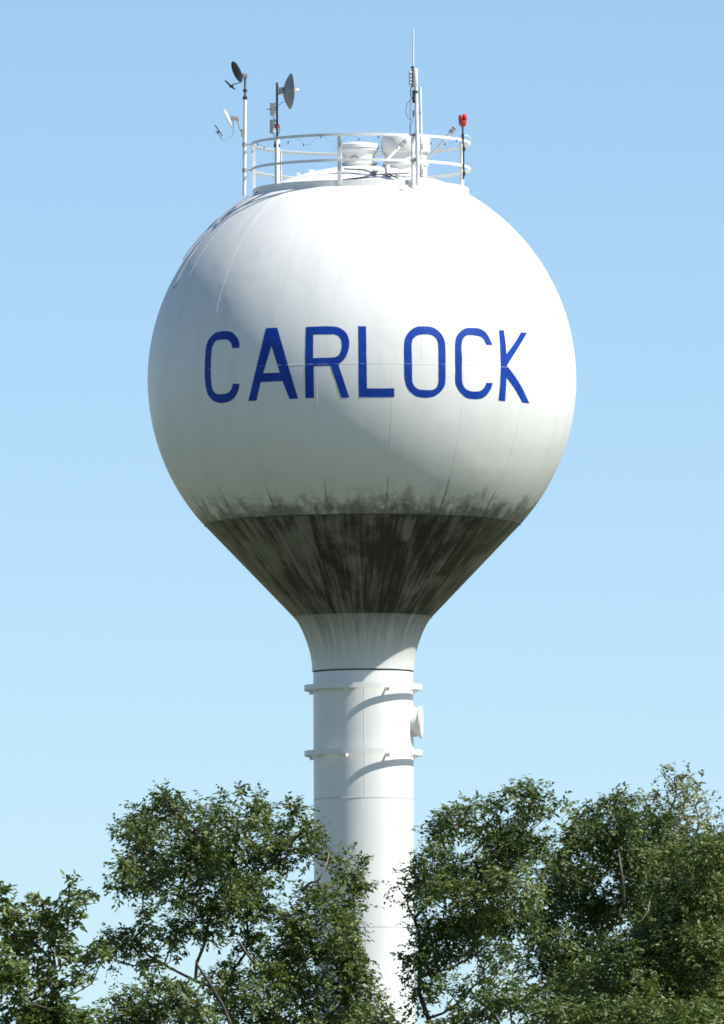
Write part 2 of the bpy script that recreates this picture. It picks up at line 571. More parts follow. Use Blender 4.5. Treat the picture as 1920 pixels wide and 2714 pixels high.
LET.append(('O', cv([(320,103),(440,108),(500,135),(560,195),(595,260),(605,330),(607,510),(605,740),(590,800),(530,870),(450,915),(330,915),(250,890),(180,825),(142,740),(135,600),(133,300),(150,220),(200,155),(260,115)], 1040, 840, 4.274),
            [cv([(350,197),(430,197),(475,220),(510,260),(522,310),(525,500),(525,740),(510,790),(480,820),(430,830),(310,825),(265,800),(235,760),(225,700),(228,560),(220,400),(222,280),(245,235),(290,205)], 1040, 840, 4.274)]))
LET.append(('C', cv([(1135,320),(1110,250),(1070,180),(1010,135),(950,123),(850,122),(800,140),(745,190),(715,250),(710,350),(715,550),(712,740),(730,800),(780,870),(840,920),(920,933),(1000,930),(1060,900),(1100,850),(1125,800),(1140,748),(1065,745),(1055,785),(1020,825),(980,845),(900,845),(850,830),(810,790),(792,730),(790,560),(795,480),(785,380),(788,300),(800,250),(835,210),(880,205),(950,212),(1000,222),(1040,255),(1070,318)], 1040, 840, 4.274), []))
LET.append(('K', cv([(1210,148),(1265,150),(1288,300),(1295,420),(1380,310),(1460,172),(1530,180),(1440,330),(1300,550),(1380,650),(1470,790),(1555,978),(1475,970),(1400,830),(1297,690),(1290,800),(1280,955),(1205,948),(1222,780),(1230,560),(1225,350)], 1040, 840, 4.274), []))


def chaikin(pts):
    """Round only the shallow corners so strokes stay crisp at their ends."""
    out = []
    n = len(pts)
    for i in range(n):
        a, b_, c_ = Vector(pts[i - 1]), Vector(pts[i]), Vector(pts[(i + 1) % n])
        ang = (b_ - a).angle(c_ - b_, 0)
        if ang < R_(48) and (b_ - a).length > 2 and (c_ - b_).length > 2:
            out.append(tuple(b_.lerp(a, .25))); out.append(tuple(b_.lerp(c_, .25)))
        else: out.append(tuple(b_))
    return out


rng_l = random.Random(4)
for ch, outer, holes in LET:
    bm = bmesh.new()
    for loop in [outer] + holes:
        lp = chaikin(chaikin(loop))
        vs = [bm.verts.new((u + rng_l.uniform(-.25, .25), v + rng_l.uniform(-.25, .25), 0)) for u, v in lp]
        for i in range(len(vs)): bm.edges.new((vs[i], vs[(i + 1) % len(vs)]))
    bmesh.ops.triangle_fill(bm, use_beauty=True, use_dissolve=False, edges=bm.edges[:])
    us = [v.co.x for v in bm.verts]; vv = [v.co.y for v in bm.verts]
    for q in np.arange(min(us) + 12, max(us), 16.0):
        bmesh.ops.bisect_plane(bm, geom=bm.verts[:] + bm.edges[:] + bm.faces[:], plane_co=(q, 0, 0), plane_no=(1, 0, 0), dist=1e-5)
    for q in np.arange(min(vv) + 12, max(vv), 16.0):
        bmesh.ops.bisect_plane(bm, geom=bm.verts[:] + bm.edges[:] + bm.faces[:], plane_co=(0, q, 0), plane_no=(0, 1, 0), dist=1e-5)
    for v in bm.verts:
        v.co = on_sphere(v.co.x, v.co.y, .0040)
    for f in bm.faces:
        f.smooth = True
        if f.normal.dot(f.calc_center_median() - ZA) < 0: pass
    bm.normal_update()
    for f in bm.faces:
        if f.normal.dot(f.calc_center_median() - ZA) < 0: f.normal_flip()
    me = bpy.data.meshes.new('letter')
    bm.to_mesh(me); bm.free()
    me.normals_split_custom_set_from_vertices([tuple((v.co - ZA).normalized()) for v in me.vertices])
    me.materials.append(LETTER)
    o = bpy.data.objects.new('letter', me)
    COL.objects.link(o); o.parent = tower
    o['label'] = 'blue painted capital letter ' + ch

# ---- railing, toe band and roof fittings
RR = 2.56
m2 = MB(); m2.lathe([(2.50, 4.30), (2.52, 4.30), (2.52, 4.47), (2.46, 4.47), (2.46, 4.455), (2.50, 4.455)], ZA, n=160, closed=True)
m2.build('toe_band', SHAFT, tower, smooth=40)
m2 = MB()
rail_objs = []
for z in (5.52, 4.925):
    m2 = MB(); m2.lathe([(RR, z - .032), (RR + .008, z - .032), (RR + .008, z + .032), (RR - .055, z + .032), (RR - .055, z + .024), (RR, z + .024)], ZA, n=160, closed=True)
    rail_objs.append(m2.build('guard_rail', WHITE, tower, smooth=40))
for k in range(9):
    d = az_dir(-11.5 + 40 * k); s = Vector((-d.y, d.x, 0))
    m2 = MB()
    c = ZA + d * (RR - .035)
    if k == 8: pass
    m2.box(c + Vector((0, 0, 4.93)), (.012, .085, 1.11), (d, s, Vector((0, 0, 1))))
    m2.box(c - d * .036 + s * .036 + Vector((0, 0, 4.93)), (.058, .012, 1.11), (d, s, Vector((0, 0, 1))))
    m2.build('rail_post', WHITE, tower)

# hatch and mushroom vent on the crown
hx, hy = -.05, .10
hc = Vector((hx, hy, ZC))
m2 = MB(); m2.lathe([(.34, 4.9), (.36, 5.20), (.38, 5.30), (.455, 5.38), (.455, 5.42)], hc, n=48)
hat = m2.build('roof_hatch', SHAFT, tower, smooth=40)
m2 = MB(); m2.lathe([(.455, 5.425), (.475, 5.43), (.475, 5.51), (.45, 5.535), (.25, 5.57), (0, 5.575)], hc, n=48)
m2.build('lid', SHAFT, hat, smooth=40)
m2 = MB(); q = hc + Vector((-.10, -.40, 5.16))
m2.tube([q + Vector((-.08, 0, 0)), q + Vector((-.05, -.06, .05)), q + Vector((.03, -.06, .06)), q + Vector((.08, 0, -.02))], .014, 8)
m2.build('handle', DARK, hat, smooth=60)
m2 = MB(); m2.lathe([(.30, 4.9), (.30, 5.05), (.44, 5.13), (.44, 5.14), (.30, 5.16)], hc + Vector((.0, .05, -.05)), n=48)
m2.build('curb', SHAFT, hat, smooth=40)
vc = Vector((1.045, .15, ZC))
m2 = MB(); m2.lathe([(.50, 4.6), (.50, 5.36)], vc, n=56)
ven = m2.build('roof_vent', SHAFT, tower, smooth=40)
m2 = MB(); m2.lathe([(.46, 5.32), (.56, 5.325), (.57, 5.34), (.57, 5.68), (.555, 5.70), (.30, 5.745), (0, 5.76)], vc, n=56)
m2.build('cap', SHAFT, ven, smooth=40)
m2 = MB(); m2.lathe([(.50, 5.02), (.535, 5.02), (.535, 5.06), (.50, 5.06)], vc, n=56)
m2.build('band', SHAFT, ven, smooth=40)
for a in (-100, -30, 40, 110):
    MB().box(vc + az_dir(a) * .575 + Vector((0, 0, 5.60)), (.03, .03, .05)).build('clip', GREY, ven)
# small boxes and stub posts fixed on the roof
m2 = MB(); m2.box(P(1079, 483, -2.56), (.085, .05, .12), bev=.006); m2.build('junction_box', MIDGREY, tower)
m2 = MB(); m2.tube([P(1117, 467, -1.2), P(1117, 440, -1.2)], .04, 10); m2.tube([P(1117, 470, -1.2), P(1117, 463, -1.2)], .047, 10)
m2.build('stub_post', GREY, tower, smooth=50)
m2 = MB(); m2.box(P(1026, 438, -.6), (.13, .09, .10), bev=.01); m2.build('roof_bracket', WHITE, tower)
m2 = MB(); m2.box(P(791, 462, -.25), (.075, .05, .09), bev=.01); m2.build('roof_bracket', WHITE, tower)
m2 = MB(); m2.box(P(826, 454, -.25), (.14, .08, .07), bev=.01); m2.build('roof_bracket', WHITE, tower)

# two leaning pipe arms on the roof
def pipe_arm(u0, v0, u1, v1, y0, y1, label, rad):
    a, b_ = P(u0, v0, y0), P(u1, v1, y1)
    th = thing('pipe_arm', label, 'pipe arm', a, 'leaning pipe arms on the tank roof')
    m2 = MB(); m2.tube([a, b_], rad, 12); m2.build('pipe', WHITE, th, smooth=50)
    dd = (b_ - a).normalized()
    m2 = MB(); m2.tube([b_ - dd * .16, b_ - dd * .10], rad * 1.7, 12); m2.tube([b_ - dd * .05, b_ + dd * .01], rad * 1.7, 12)
    m2.build('end_flange', GREY, th, smooth=50)
    return th
pipe_arm(1128, 428, 1206, 338, -.2, -.6, 'long grey pipe arm leaning out past the rail beside the red beacon', .032)
pipe_arm(1026, 424, 1074, 374, -.9, -.7, 'short pipe arm leaning in front of the round roof vent', .030)

# ---- dish mast at the left end of the rail
ym = -.05
mast = thing('antenna_mast', 'thin pole at the left end of the railing carrying two small dishes', 'mast', P(648, 519, ym))
m2 = MB(); m2.tube([P(648, 519, ym), P(650, 261, ym)], .041, 14); m2.build('pole', WHITE, mast, smooth=50)
m2 = MB(); m2.tube([P(650, 263, ym), P(650.5, 204, ym)], .030, 12); m2.build('upper_pole', plain('grey_pole', (.22, .22, .25), .5, .3), mast, smooth=50)
m2 = MB(); m2.tube([P(650, 263, ym), P(650, 256, ym)], .055, 12); m2.build('collar', DARK, mast, smooth=50)
m2 = MB(); m2.tube([P(650, 243, ym), P(650, 237, ym)], .05, 12); m2.build('collar', DARK, mast, smooth=50)
for v in (383, 451):
    m2 = MB(); m2.tube([P(648, v, ym), P(666, v - 1, ym)], .016, 8); m2.tube([P(648.5, v - 5, ym), P(648.5, v + 5, ym)], .052, 12); m2.build('clamp', GREY, mast, smooth=50)


def dish_profile(r, depth, n=12, th=.012):
    fr = [(r * i / n, -depth * (1 - (i / n) ** 2)) for i in range(n + 1)]
    bk = [(r * i / n + (.004 if i == n else 0), -depth * (1 - (i / n) ** 2) - th) for i in range(n, -1, -1)]
    return fr + [(r + .008, .004), (r + .008, -th)] + bk


def dish(parent, c, nrm, r, depth, mat, name='reflector'):
    m2 = MB(); m2.lathe(dish_profile(r, depth), c, nrm, n=40)
    return m2.build(name, mat, parent, smooth=50)


# upper dish
c = P(628, 190, ym - .05)
d1 = thing('satellite_dish', 'small shaded offset dish at the top of the left mast', 'satellite dish', c, 'small offset dishes on the left mast')
dish(d1, c, (-.86, -.30, -.40), .25, .05, DISHSHADE)
m2 = MB(); m2.box(P(650, 200, ym), (.13, .12, .11), bev=.02); m2.tube([P(650, 200, ym), P(634, 196, ym)], .02, 8); m2.build('bracket', GREY, d1)
m2 = MB(); m2.tube([P(642, 216, ym - .1), P(630, 221, ym - .1), P(615, 225, ym - .1)], .011, 8); m2.build('feed_arm', DARK, d1, smooth=50)
m2 = MB(); m2.tube([P(597, 213, ym - .1), P(613, 229, ym - .1), P(625, 238, ym - .1)], [.014, .026, .012], 8); m2.box(P(614, 229, ym - .1), (.09, .08, .06), bev=.01); m2.build('feed_horn', plain('dark_plastic', (.06, .06, .09), .5), d1)
# lower dish
c = P(603, 312, ym - .05)
d2 = thing('satellite_dish', 'small white offset dish on a bent arm lower on the left mast', 'satellite dish', c, 'small offset dishes on the left mast')
dish(d2, c, (-.91, .12, -.40), .245, .05, plain('light_dish_paint', (.50, .50, .50), .45))
m2 = MB(); m2.box(P(617, 312, ym), (.10, .10, .12), bev=.02); m2.box(P(629, 314, ym), (.10, .10, .10), bev=.02); m2.build('bracket', GREY, d2)
m2 = MB(); m2.tube([P(618.5, 318, ym), P(619, 358, ym), P(607, 365.5, ym - .05), P(595, 371, ym - .1), P(587, 366.5, ym - .12), P(571.5, 346, ym - .12)], .010, 8); m2.build('feed_arm', MIDGREY, d2, smooth=60)
m2 = MB(); m2.tube([P(570, 331, ym - .12), P(590.5, 361, ym - .12)], .013, 8); m2.box(P(579, 350, ym - .12), (.06, .05, .05), bev=.008); m2.build('feed_horn', MIDGREY, d2)
m2 = MB(); m2.tube([P(630, 318, ym), P(635, 338, ym), P(644, 356, ym)], .016, 8); m2.box(P(642.5, 352, ym), (.045, .07, .18), bev=.008); m2.build('mount_arm', GREY, d2)

# ---- microwave dish mast inside the railing
yb = -1.50
mb_ = thing('antenna_mast', 'dark topped pole behind the railing carrying the large drum dish', 'mast', P(736.5, 506, yb))
m2 = MB(); m2.tube([P(736.5, 506, yb), P(736, 366, yb)], .052, 14); m2.build('pole', WHITE, mb_, smooth=50)
m2 = MB(); m2.tube([P(735, 386, yb), P(734.6, 219, yb)], .025, 12); m2.build('upper_pole', DARK, mb_, smooth=50)
m2 = MB(); m2.tube([P(735, 380, yb), P(735, 391, yb)], .066, 12); m2.tube([P(735, 473, yb), P(735, 478, yb)], .062, 12); m2.box(P(733.5, 386, yb - .05), (.13, .06, .07), bev=.01)
m2.build('clamp', DARK, mb_, smooth=50)
c = P(771, 241.5, yb)
d3 = thing('microwave_dish', 'large round grey dish seen from behind on the second mast', 'dish antenna', c)
dish(d3, c, (.972, .23, -.022), .41, .15, plain('grey_dish_back', (.36, .38, .39), .45))
m2 = MB(); m2.tube([P(757, 241, yb - .02), P(792, 239, yb + .1)], [.022, .022], 10); m2.tube([P(784, 239.3, yb + .08), P(792, 239, yb + .1)], .038, 10); m2.build('feed_horn', WHITE, d3, smooth=50)
m2 = MB(); m2.lathe([(0, -.02), (.14, -.02), (.14, .03), (0, .03)], P(757, 241, yb), (.972, .23, -.022), n=24); m2.build('back_plate', MIDGREY, d3, smooth=40)
m2 = MB(); m2.box(P(746, 240, yb), (.13, .09, .16), bev=.02); m2.tube([P(737, 226, yb), P(752, 244, yb)], .018, 8); m2.tube([P(736, 250, yb), P(754, 246, yb)], .018, 8); m2.build('bracket', GREY, d3, smooth=40)
m2 = MB(); m2.tube([P(751, 252, yb - .05), P(757, 264, yb - .05), P(766, 272, yb - .06)], .008, 6); m2.tube([P(766, 273, yb - .06), P(757, 269, yb - .06), P(748, 271, yb - .05), P(739, 280, yb - .03)], .007, 6); m2.build('cable', CABLE, d3, smooth=60)

r45 = (Vector((.72, -.69, 0)), Vector((.69, .72, 0)), Vector((0, 0, 1)))
def radio_box(uc, v0, v1, w, label, front, rod):
    c = P(uc, (v0 + v1) / 2, yb - .02)
    th = thing('radio_box', label, 'radio box', c, 'radio boxes on the dish mast')
    h = (v1 - v0) * PX
    m2 = MB(); m2.box(c, (w, w * .8, h), r45, bev=.012); m2.build('case', front, th)
    m2 = MB()
    for k in range(5):
        m2.box(c + r45[0] * (w * .5 + .010) + Vector((0, 0, h * (-.36 + .18 * k))), (.028, w * .7, .014), r45)
    m2.build('fins', WHITE, th)
    m2 = MB(); m2.box(c + Vector((w * .62, .0, 0)), (.06, .05, .10), bev=.01); m2.build('clamp', DARK, th)
    if rod:
        m2 = MB(); m2.tube([P(719, 289.5, yb - .1), P(707, 290, yb - .1)], [.014, .006], 8); m2.build('probe', DARK, th)
radio_box(723.5, 271, 307, .115, 'upper white radio box with a short probe on the dish mast', WHITE, True)
radio_box(722.8, 317, 354, .115, 'lower radio box with a dark side on the dish mast', plain('box_grey', (.62, .62, .63), .5), False)
m2 = MB(); m2.tube([P(724, 307, yb - .05), P(727, 315, yb - .06), P(734, 324, yb - .06), P(741, 333, yb - .04), P(742.5, 340, yb - .04), P(741, 350, yb - .04), P(737, 358, yb - .04), P(735, 372, yb - .05)], .008, 6)
m2.tube([P(724, 354, yb - .05), P(729, 362, yb - .05), P(733, 370, yb - .05)], .008, 6)
tag(m2.build('cable', CABLE, None, smooth=60, origin=tuple(P(735, 372, yb))), 'thin dark cable looping off the dish mast below the radio boxes', 'cable')
bpy.data.objects['cable'] if 'cable' in bpy.data.objects else None
m2 = MB(); m2.tube([P(735, 330, yb - .03), P(736.5, 339, yb - .03)], .048, 10)
m2.build('cable_tape', BRICKRED, mb_, smooth=50)

# ---- main mast on the right of the rail
yc = -2.32
mc = thing('antenna_mast', 'tall white pole in front of the railing topped by a thin whip', 'mast', P(1108, 492, yc))
m2 = MB(); m2.tube([P(1108, 492, yc), P(1103, 226, yc)], .043, 14); m2.build('pole', WHITE, mc, smooth=50)
m2 = MB(); m2.tube([P(1101.5, 247, yc), P(1101.5, 241, yc)], .062, 12); m2.box(P(1096.5, 256, yc - .03), (.06, .06, .30), bev=.01); m2.build('clamp', DARK, mc)
for v in (358, 423):
    m2 = MB(); m2.box(P(1100, v, yc + .03), (.07, .09, .085), bev=.01); m2.build('clamp', MIDGREY, mc)
c = P(1101.5, 229, yc)
rad = thing('panel_antenna', 'fat white tube antenna at the top of the right mast', 'antenna', c)
m2 = MB(); m2.lathe([(0, -.02), (.045, -.02), (.058, 0), (.058, .38), (.05, .41), (.02, .425), (0, .425)], c, n=20); m2.build('radome', WHITE, rad, smooth=40)
m2 = MB(); m2.box(c + Vector((-.062, 0, .18)), (.03, .05, .40), bev=.006); m2.build('back_strip', DARK, rad)
c = P(1089.5, 229, yc)
pan = thing('panel_antenna', 'slim white finned panel on the left of the right mast', 'antenna', c)
m2 = MB(); m2.box(c + Vector((0, 0, .18)), (.07, .09, .36), r45, bev=.012); m2.build('case', WHITE, pan)
m2 = MB()
for k in range(4): m2.box(c + Vector((.02, -.045, .06 + .08 * k)), (.05, .02, .018))
m2.build('fins', MIDGREY, pan)
c = P(1095.5, 188, yc)
wh = thing('whip_antenna', 'thin white whip antenna standing highest above the tower', 'antenna', c)
m2 = MB(); m2.tube([P(1095.5, 176, yc), P(1096, 118, yc), P(1096, 73, yc)], [.020, .018, .015], 10); m2.build('whip', WHITE, wh, smooth=60)
m2 = MB(); m2.tube([P(1094.5, 190, yc), P(1095.5, 175, yc)], .022, 8); m2.box(P(1092, 179, yc), (.05, .04, .04)); m2.box(P(1092, 187, yc), (.06, .04, .03)); m2.build('base_clamp', DARK, wh)
pl2 = thing('antenna_pole', 'bare white pole standing just right of the main mast', 'pole', P(1119, 462, yc + .45))
m2 = MB(); m2.tube([P(1119, 466, yc + .45), P(1113.8, 230, yc + .45)], .031, 14); m2.build('pole', WHITE, pl2, smooth=50)
m2 = MB(); m2.box(P(1110, 300, yc + .25), (.12, .5, .05), bev=.005); m2.build('clamp', GREY, pl2)
m2 = MB()
m2.tube([P(1092, 229, yc), P(1088.5, 240, yc), P(1089.5, 255, yc), P(1094, 264, yc), P(1097, 272, yc)], .010, 6)
m2.tube([P(1089, 262, yc), P(1079, 276, yc), P(1076, 296, yc), P(1080, 311, yc), P(1088, 318, yc), P(1096, 310, yc), P(1097, 300, yc)], .006, 6)
m2.tube([P(1095, 318, yc), P(1089, 332, yc), P(1087, 356, yc)], .006, 6)
m2.tube([P(1088, 262, yc), P(1087.5, 310, yc), P(1087, 356, yc)], .006, 6)
m2.box(P(1096, 300, yc), (.035, .04, .14), bev=.006)
tag(m2.build('cable', CABLE, None, smooth=60, origin=tuple(P(1087, 356, yc))), 'loose dark cable looping beside the tall right mast', 'cable')

# ---- red obstruction beacon
yd = -1.0
bc = thing('obstruction_light', 'double red obstruction light on a dark conduit at the right end of the railing', 'beacon', P(1228, 475, yd))
m2 = MB(); m2.tube([P(1228, 475, yd), P(1229.5, 462, yd), P(1229, 396, yd), P(1226.5, 334, yd)], .020, 10); m2.build('conduit', DARK, bc, smooth=50)
m2 = MB()
for v in (395, 461): m2.box(P(1230, v, yd), (.07, .06, .10), bev=.01)
m2.tube([P(1227.5, 368, yd), P(1227, 355, yd)], .034, 10)
m2.build('fitting', DARK, bc)
m2 = MB(); m2.lathe([(0, -.02), (.045, -.02), (.086, .035), (.094, .09), (.09, .12), (0, .12)], P(1226.5, 334, yd), n=24, sx=1.0); m2.build('base', ORANGE, bc, smooth=40)
for du, hgt in ((-5.0, .0), (5.0, .02)):
    m2 = MB(); m2.lathe([(.045, 0), (.053, .02), (.053, .085 + hgt), (.040, .125 + hgt), (0, .145 + hgt)], P(1226.5 + du, 320, yd), n=20)
    m2.build('red_lens', RED, bc, smooth=50)
m2 = MB(); m2.tube([P(1229, 358, yd), P(1240, 360, yd + .2), P(1247, 364, yd + .6)], .012, 6); m2.build('stay', WHITE, bc, smooth=50)

# ---- cables on the roof, conduit bundle over the left shoulder, festoon wire on the rail
def on_roof(u, v):
    p = on_sphere(u, v, .02)
    return p
m2 = MB()
for line in ([(1018, 434), (1024, 446), (1025, 460)], [(908, 476), (960, 470), (998, 462), (1025, 461)], [(912, 447), (965, 450), (998, 460)], [(1025, 461), (1040, 465), (1057, 473)], [(1025, 461), (1060, 460), (1085, 458)], [(1010, 461), (1036, 469)]):
    m2.tube([on_roof(u, v) for u, v in line], .014, 6)
tag(m2.build('roof_cable', CABLE, None, smooth=60, origin=tuple(on_roof(1025, 461))), 'dark cables forking across the white tank roof below the hatch', 'cable')


def limb_conduit(az, lat0, lat1, off, rad, label):
    pts = []
    for i in range(41):
        la = R_(lat0 + (lat1 - lat0) * i / 40)
        pts.append(ZA + az_dir(az) * ((RS + off) * math.cos(la)) + Vector((0, 0, (RS + off) * math.sin(la))))
    m2 = MB(); m2.tube(pts, rad, 8)
    o = m2.build('conduit', plain('grey_blue_conduit', (.50, .50, .56), .5), None, smooth=60, origin=tuple(pts[0]))
    tag(o, label, 'conduit', 'conduits running down the left shoulder of the tank')
limb_conduit(-86.5, 58.5, 34, .035, .018, 'outermost grey conduit hugging the left edge of the tank')
limb_conduit(-72, 60, 24, .03, .014, 'inner thin conduit bending down the left shoulder of the tank')

rngw = random.Random(11)
m2 = MB()
pts = []
for i in range(80):
    a = -86 + 160 * i / 79
    k = i % 8
    sag = [0, .05, .12, .20, .24, .18, .10, .03][k] * rngw.uniform(.5, 1.2)
    pts.append(ZA + az_dir(a) * (RR + .02 - .05 * (k / 8)) + Vector((0, 0, 5.50 - sag)))
m2.tube(pts, .0024, 4)
for i in range(2, 80, 5):
    p = pts[i]; m2.tube([p + Vector((0, 0, .01)), p + Vector((rngw.uniform(-.02, .02), 0, -.055))], [.009, .012], 6)
tag(m2.build('string_lights', CABLE, None, origin=tuple(pts[0])), 'thin wire of small dark bulbs looped below the top rail', 'string lights')

# ------------------------------------------------------------------ trees
LEAF_A = leaf_mat('elm_leaf', (.040, .070, .018), (.126, .172, .044), (.31, .35, .13))
LEAF_B = leaf_mat('dark_elm_leaf', (.034, .062, .017), (.108, .154, .042), (.29, .33, .125))
LEAF_C = leaf_mat('pale_yellow_leaf', (.11, .12, .045), (.22, .24, .105), (.38, .39, .20))


def make_tree(label, dist, base_u, clumps, seed, mat, leaf=.090, dens=1.0, spread=1.5, group='trees in front of the tower', bare=None, slen=1.0, low=True):
    rng = np.random.default_rng(seed)
    Y0 = CAM.y + dist
    s = FPX / dist
    base = P(base_u, 2700, Y0); base = Vector((base.x, Y0, 0))
    root = thing('tree', label, 'tree', base, group)
    cl = []
    for (u, v, ru, rv, dn) in clumps:
        dy = float(np.clip(rng.normal(0, .55), -1, 1)) * spread
        c = P(u, v, Y0 + dy)
        rx, rz = ru / s * .88, rv / s * .88
        cl.append((np.array(c), np.array((rx, (rx + rz) / 2 * 1.7, rz)), dn))
    top = max(c[0][2] for c in cl)
    if low:   # the crown goes on below the picture
        zlo = min(c[0][2] for c in cl)
        xs = [c[0][0] for c in cl]
        for k in range(14):
            x = rng.uniform(min(xs) + .5, max(xs) - .5) if max(xs) - min(xs) > 1.2 else np.mean(xs)
            z = rng.uniform(max(2.6, zlo - 4.0), zlo - .3)
            cl.append((np.array((x, Y0 + rng.normal(0, .8), z)), np.array((.8, .8, .6)), .5))
    # ---- skeleton: trunk, then every clump joins the nearest lower node
    nodes = [np.array(base)]; par = [-1]; plen = [0.0]
    cx = np.mean([c[0][0] for c in cl])
    h_t = max(2.2, min(c[0][2] for c in cl) * .9)
    for i in range(1, 7):
        f = i / 6
        p = np.array((base.x + (cx - base.x) * f * .12 + rng.normal(0, .06), Y0 + rng.normal(0, .06), h_t * f))
        nodes.append(p); par.append(len(nodes) - 2); plen.append(0.0)
    ntrunk = len(nodes)
    order = sorted(range(len(cl)), key=lambda i: np.linalg.norm(cl[i][0] - nodes[ntrunk - 1]))
    tip = {}
    for i in order:
        c = cl[i][0]
        A = np.array(nodes[3:])
        dvec = c - A
        dl = np.linalg.norm(dvec, axis=1)
        cost = dl * (1 + 1.0 * np.clip(.30 - dvec[:, 2] / (dl + 1e-6), 0, None)) + .22 * np.array(plen[3:])
        j = int(np.argmin(cost)) + 3
        a = nodes[j]
        L = np.linalg.norm(c - a)
        n = max(2, int(L / .30))
        prev = j
        bow = np.array((rng.normal(0, .08), rng.normal(0, .08), -.05)) * L
        for k in range(1, n + 1):
            f = k / n
            q = a + (c - a) * f + bow * math.sin(math.pi * f) + rng.normal(0, .02, 3) * (1 if k < n else 0)
            nodes.append(q); par.append(prev); plen.append(plen[j] + L * f); prev = len(nodes) - 1
        tip[i] = prev
    cnt = np.zeros(len(nodes))
    for i, tnode in tip.items():
        w = float(np.prod(cl[i][1]) ** (1 / 3)) * 4
        k = tnode
        while k >= 0:
            cnt[k] += w; k = par[k]
    radn = 0.008 + 0.0040 * cnt ** .60
    # tubes: follow chains
    kids = {}
    for k, p in enumerate(par):
        if p >= 0: kids.setdefault(p, []).append(k)
    trunk = MB(); limbs = []
    done = set()
    def chain(start, first):
        pts, rr = [], []
        if first >= 0:
            pts.append(nodes[first]); rr.append(min(radn[first], radn[start] * 1.25))
        k = start
        while True:
            pts.append(nodes[k]); rr.append(radn[k])
            ch = kids.get(k, [])
            if not ch: break
            ch = sorted(ch, key=lambda q: -cnt[q])
            for o in ch[1:]: stack.append((o, k))
            k = ch[0]
        return pts, rr
    stack = [(0, -1)]
    firstc = True
    twigs = MB()
    while stack:
        a, b_ = stack.pop()
        pts, rr = chain(a, b_)
        if firstc:
            m2 = MB(); m2.tube(pts, rr, 9); m2.build('trunk', BARK, root, smooth=70); firstc = False
        elif len(pts) > 3 and rr[0] > .019:
            m2 = MB(); m2.tube(pts, rr, 6); m2.build('limb', BARK, root, smooth=70)
        else:
            twigs.tube(pts, rr, 4, cap=False)
    # ---- sprigs and leaves
    B, D, Ls, T0, G0 = [], [], [], [], []
    for i, (c, r, dn) in enumerate(cl):
        area = math.pi * r[0] * r[2]
        n = int(max(4, area * 410 * dens * dn))
        ms = int(max(4, area * 22))
        gs = rng.normal(0, 1, (ms, 3)); gs /= np.linalg.norm(gs, axis=1)[:, None]
        sub = gs * rng.uniform(.25, 1, ms)[:, None] ** .5 * r * .85
        pick = rng.integers(0, ms, n)
        p = c + sub[pick] + rng.normal(0, 1, (n, 3)) * np.minimum(r * .32, .13 * slen)
        g = (p - c) / r; g /= (np.linalg.norm(g, axis=1)[:, None] + 1e-6)
        gl = p - (c + sub[pick]); gl /= (np.linalg.norm(gl, axis=1)[:, None] + 1e-6)
        g = g * .6 + gl * .4
        dirn = g * .75 + rng.normal(0, .45, (n, 3)) + np.array((0, 0, .10))
        dirn /= np.linalg.norm(dirn, axis=1)[:, None]
        B.append(p); D.append(dirn); G0.append(g * .55 + np.array((0, 0, .75)) + rng.normal(0, .30, (n, 3))); Ls.append(rng.uniform(.12, .32, n) * slen); T0.append(np.full(n, rng.normal(0, .09)) + rng.normal(0, .11, n))
        # some of the sprigs hang on visible twigs
        node = nodes[tip[i]]
        for q in range(0, n, 16):
            mid = (node + p[q]) / 2 + rng.normal(0, .04, 3) + np.array((0, 0, -.04))
            twigs.tube([node, mid, p[q], p[q] + dirn[q] * Ls[-1][q] * .8], [.011, .008, .006, .003], 3, cap=False)
    B = np.concatenate(B); D = np.concatenate(D); Ls = np.concatenate(Ls); T0 = np.concatenate(T0); G0 = np.concatenate(G0)
    for (pix, dy, r0) in (bare or []):
        m2 = MB(); n = len(pix)
        m2.tube([P(u, v, Y0 + d_) for (u, v), d_ in zip(pix, dy)], [r0 * (1 - .5 * q / (n - 1)) for q in range(n)], 7)
        m2.build('limb', LITBARK, root, smooth=70)
    twigs.build('twigs', BARK, root)['kind'] = 'stuff'
    K = 9
    ns = len(B)
    f = np.tile((np.arange(K) + 1.0) / K, (ns, 1)) + rng.uniform(-.05, .05, (ns, K))
    pos = B[:, None, :] + D[:, None, :] * (Ls[:, None] * f)[:, :, None]
    pos[:, :, 2] -= (f ** 2) * Ls[:, None] * .22            # twigs droop at the end
    pos += rng.normal(0, .018, pos.shape)
    side = np.cross(D, np.array((0, 0, 1.0))); side /= (np.linalg.norm(side, axis=1)[:, None] + 1e-6)
    sgn = np.where(np.arange(K) % 2 == 0, 1.0, -1.0)
    ld = D[:, None, :] * .65 + side[:, None, :] * sgn[None, :, None] * .75 + rng.normal(0, .33, pos.shape)
    ld[:, :, 2] -= .22
    pos = pos.reshape(-1, 3); ld = ld.reshape(-1, 3)
    ld /= np.linalg.norm(ld, axis=1)[:, None]
    M = len(pos)
    nrm = np.repeat(G0, K, axis=0) + rng.normal(0, .38, (M, 3))
    wv = np.cross(nrm, ld); wv /= (np.linalg.norm(wv, axis=1)[:, None] + 1e-6)
    nv = np.cross(ld, wv)
    L = leaf * rng.uniform(.65, 1.25, M)[:, None]
    W = L * rng.uniform(.19, .27, M)[:, None]
    fold = W * .35
    curl = L * .10
    v = np.empty((M, 6, 3))
    v[:, 0] = pos
    v[:, 1] = pos + ld * L * .32 + wv * W + nv * fold
    v[:, 2] = pos + ld * L * .68 + wv * W * .75 + nv * (fold * .7) - nv * curl * .3
    v[:, 3] = pos + ld * L - nv * curl
    v[:, 4] = pos + ld * L * .68 - wv * W * .75 + nv * (fold * .7) - nv * curl * .3
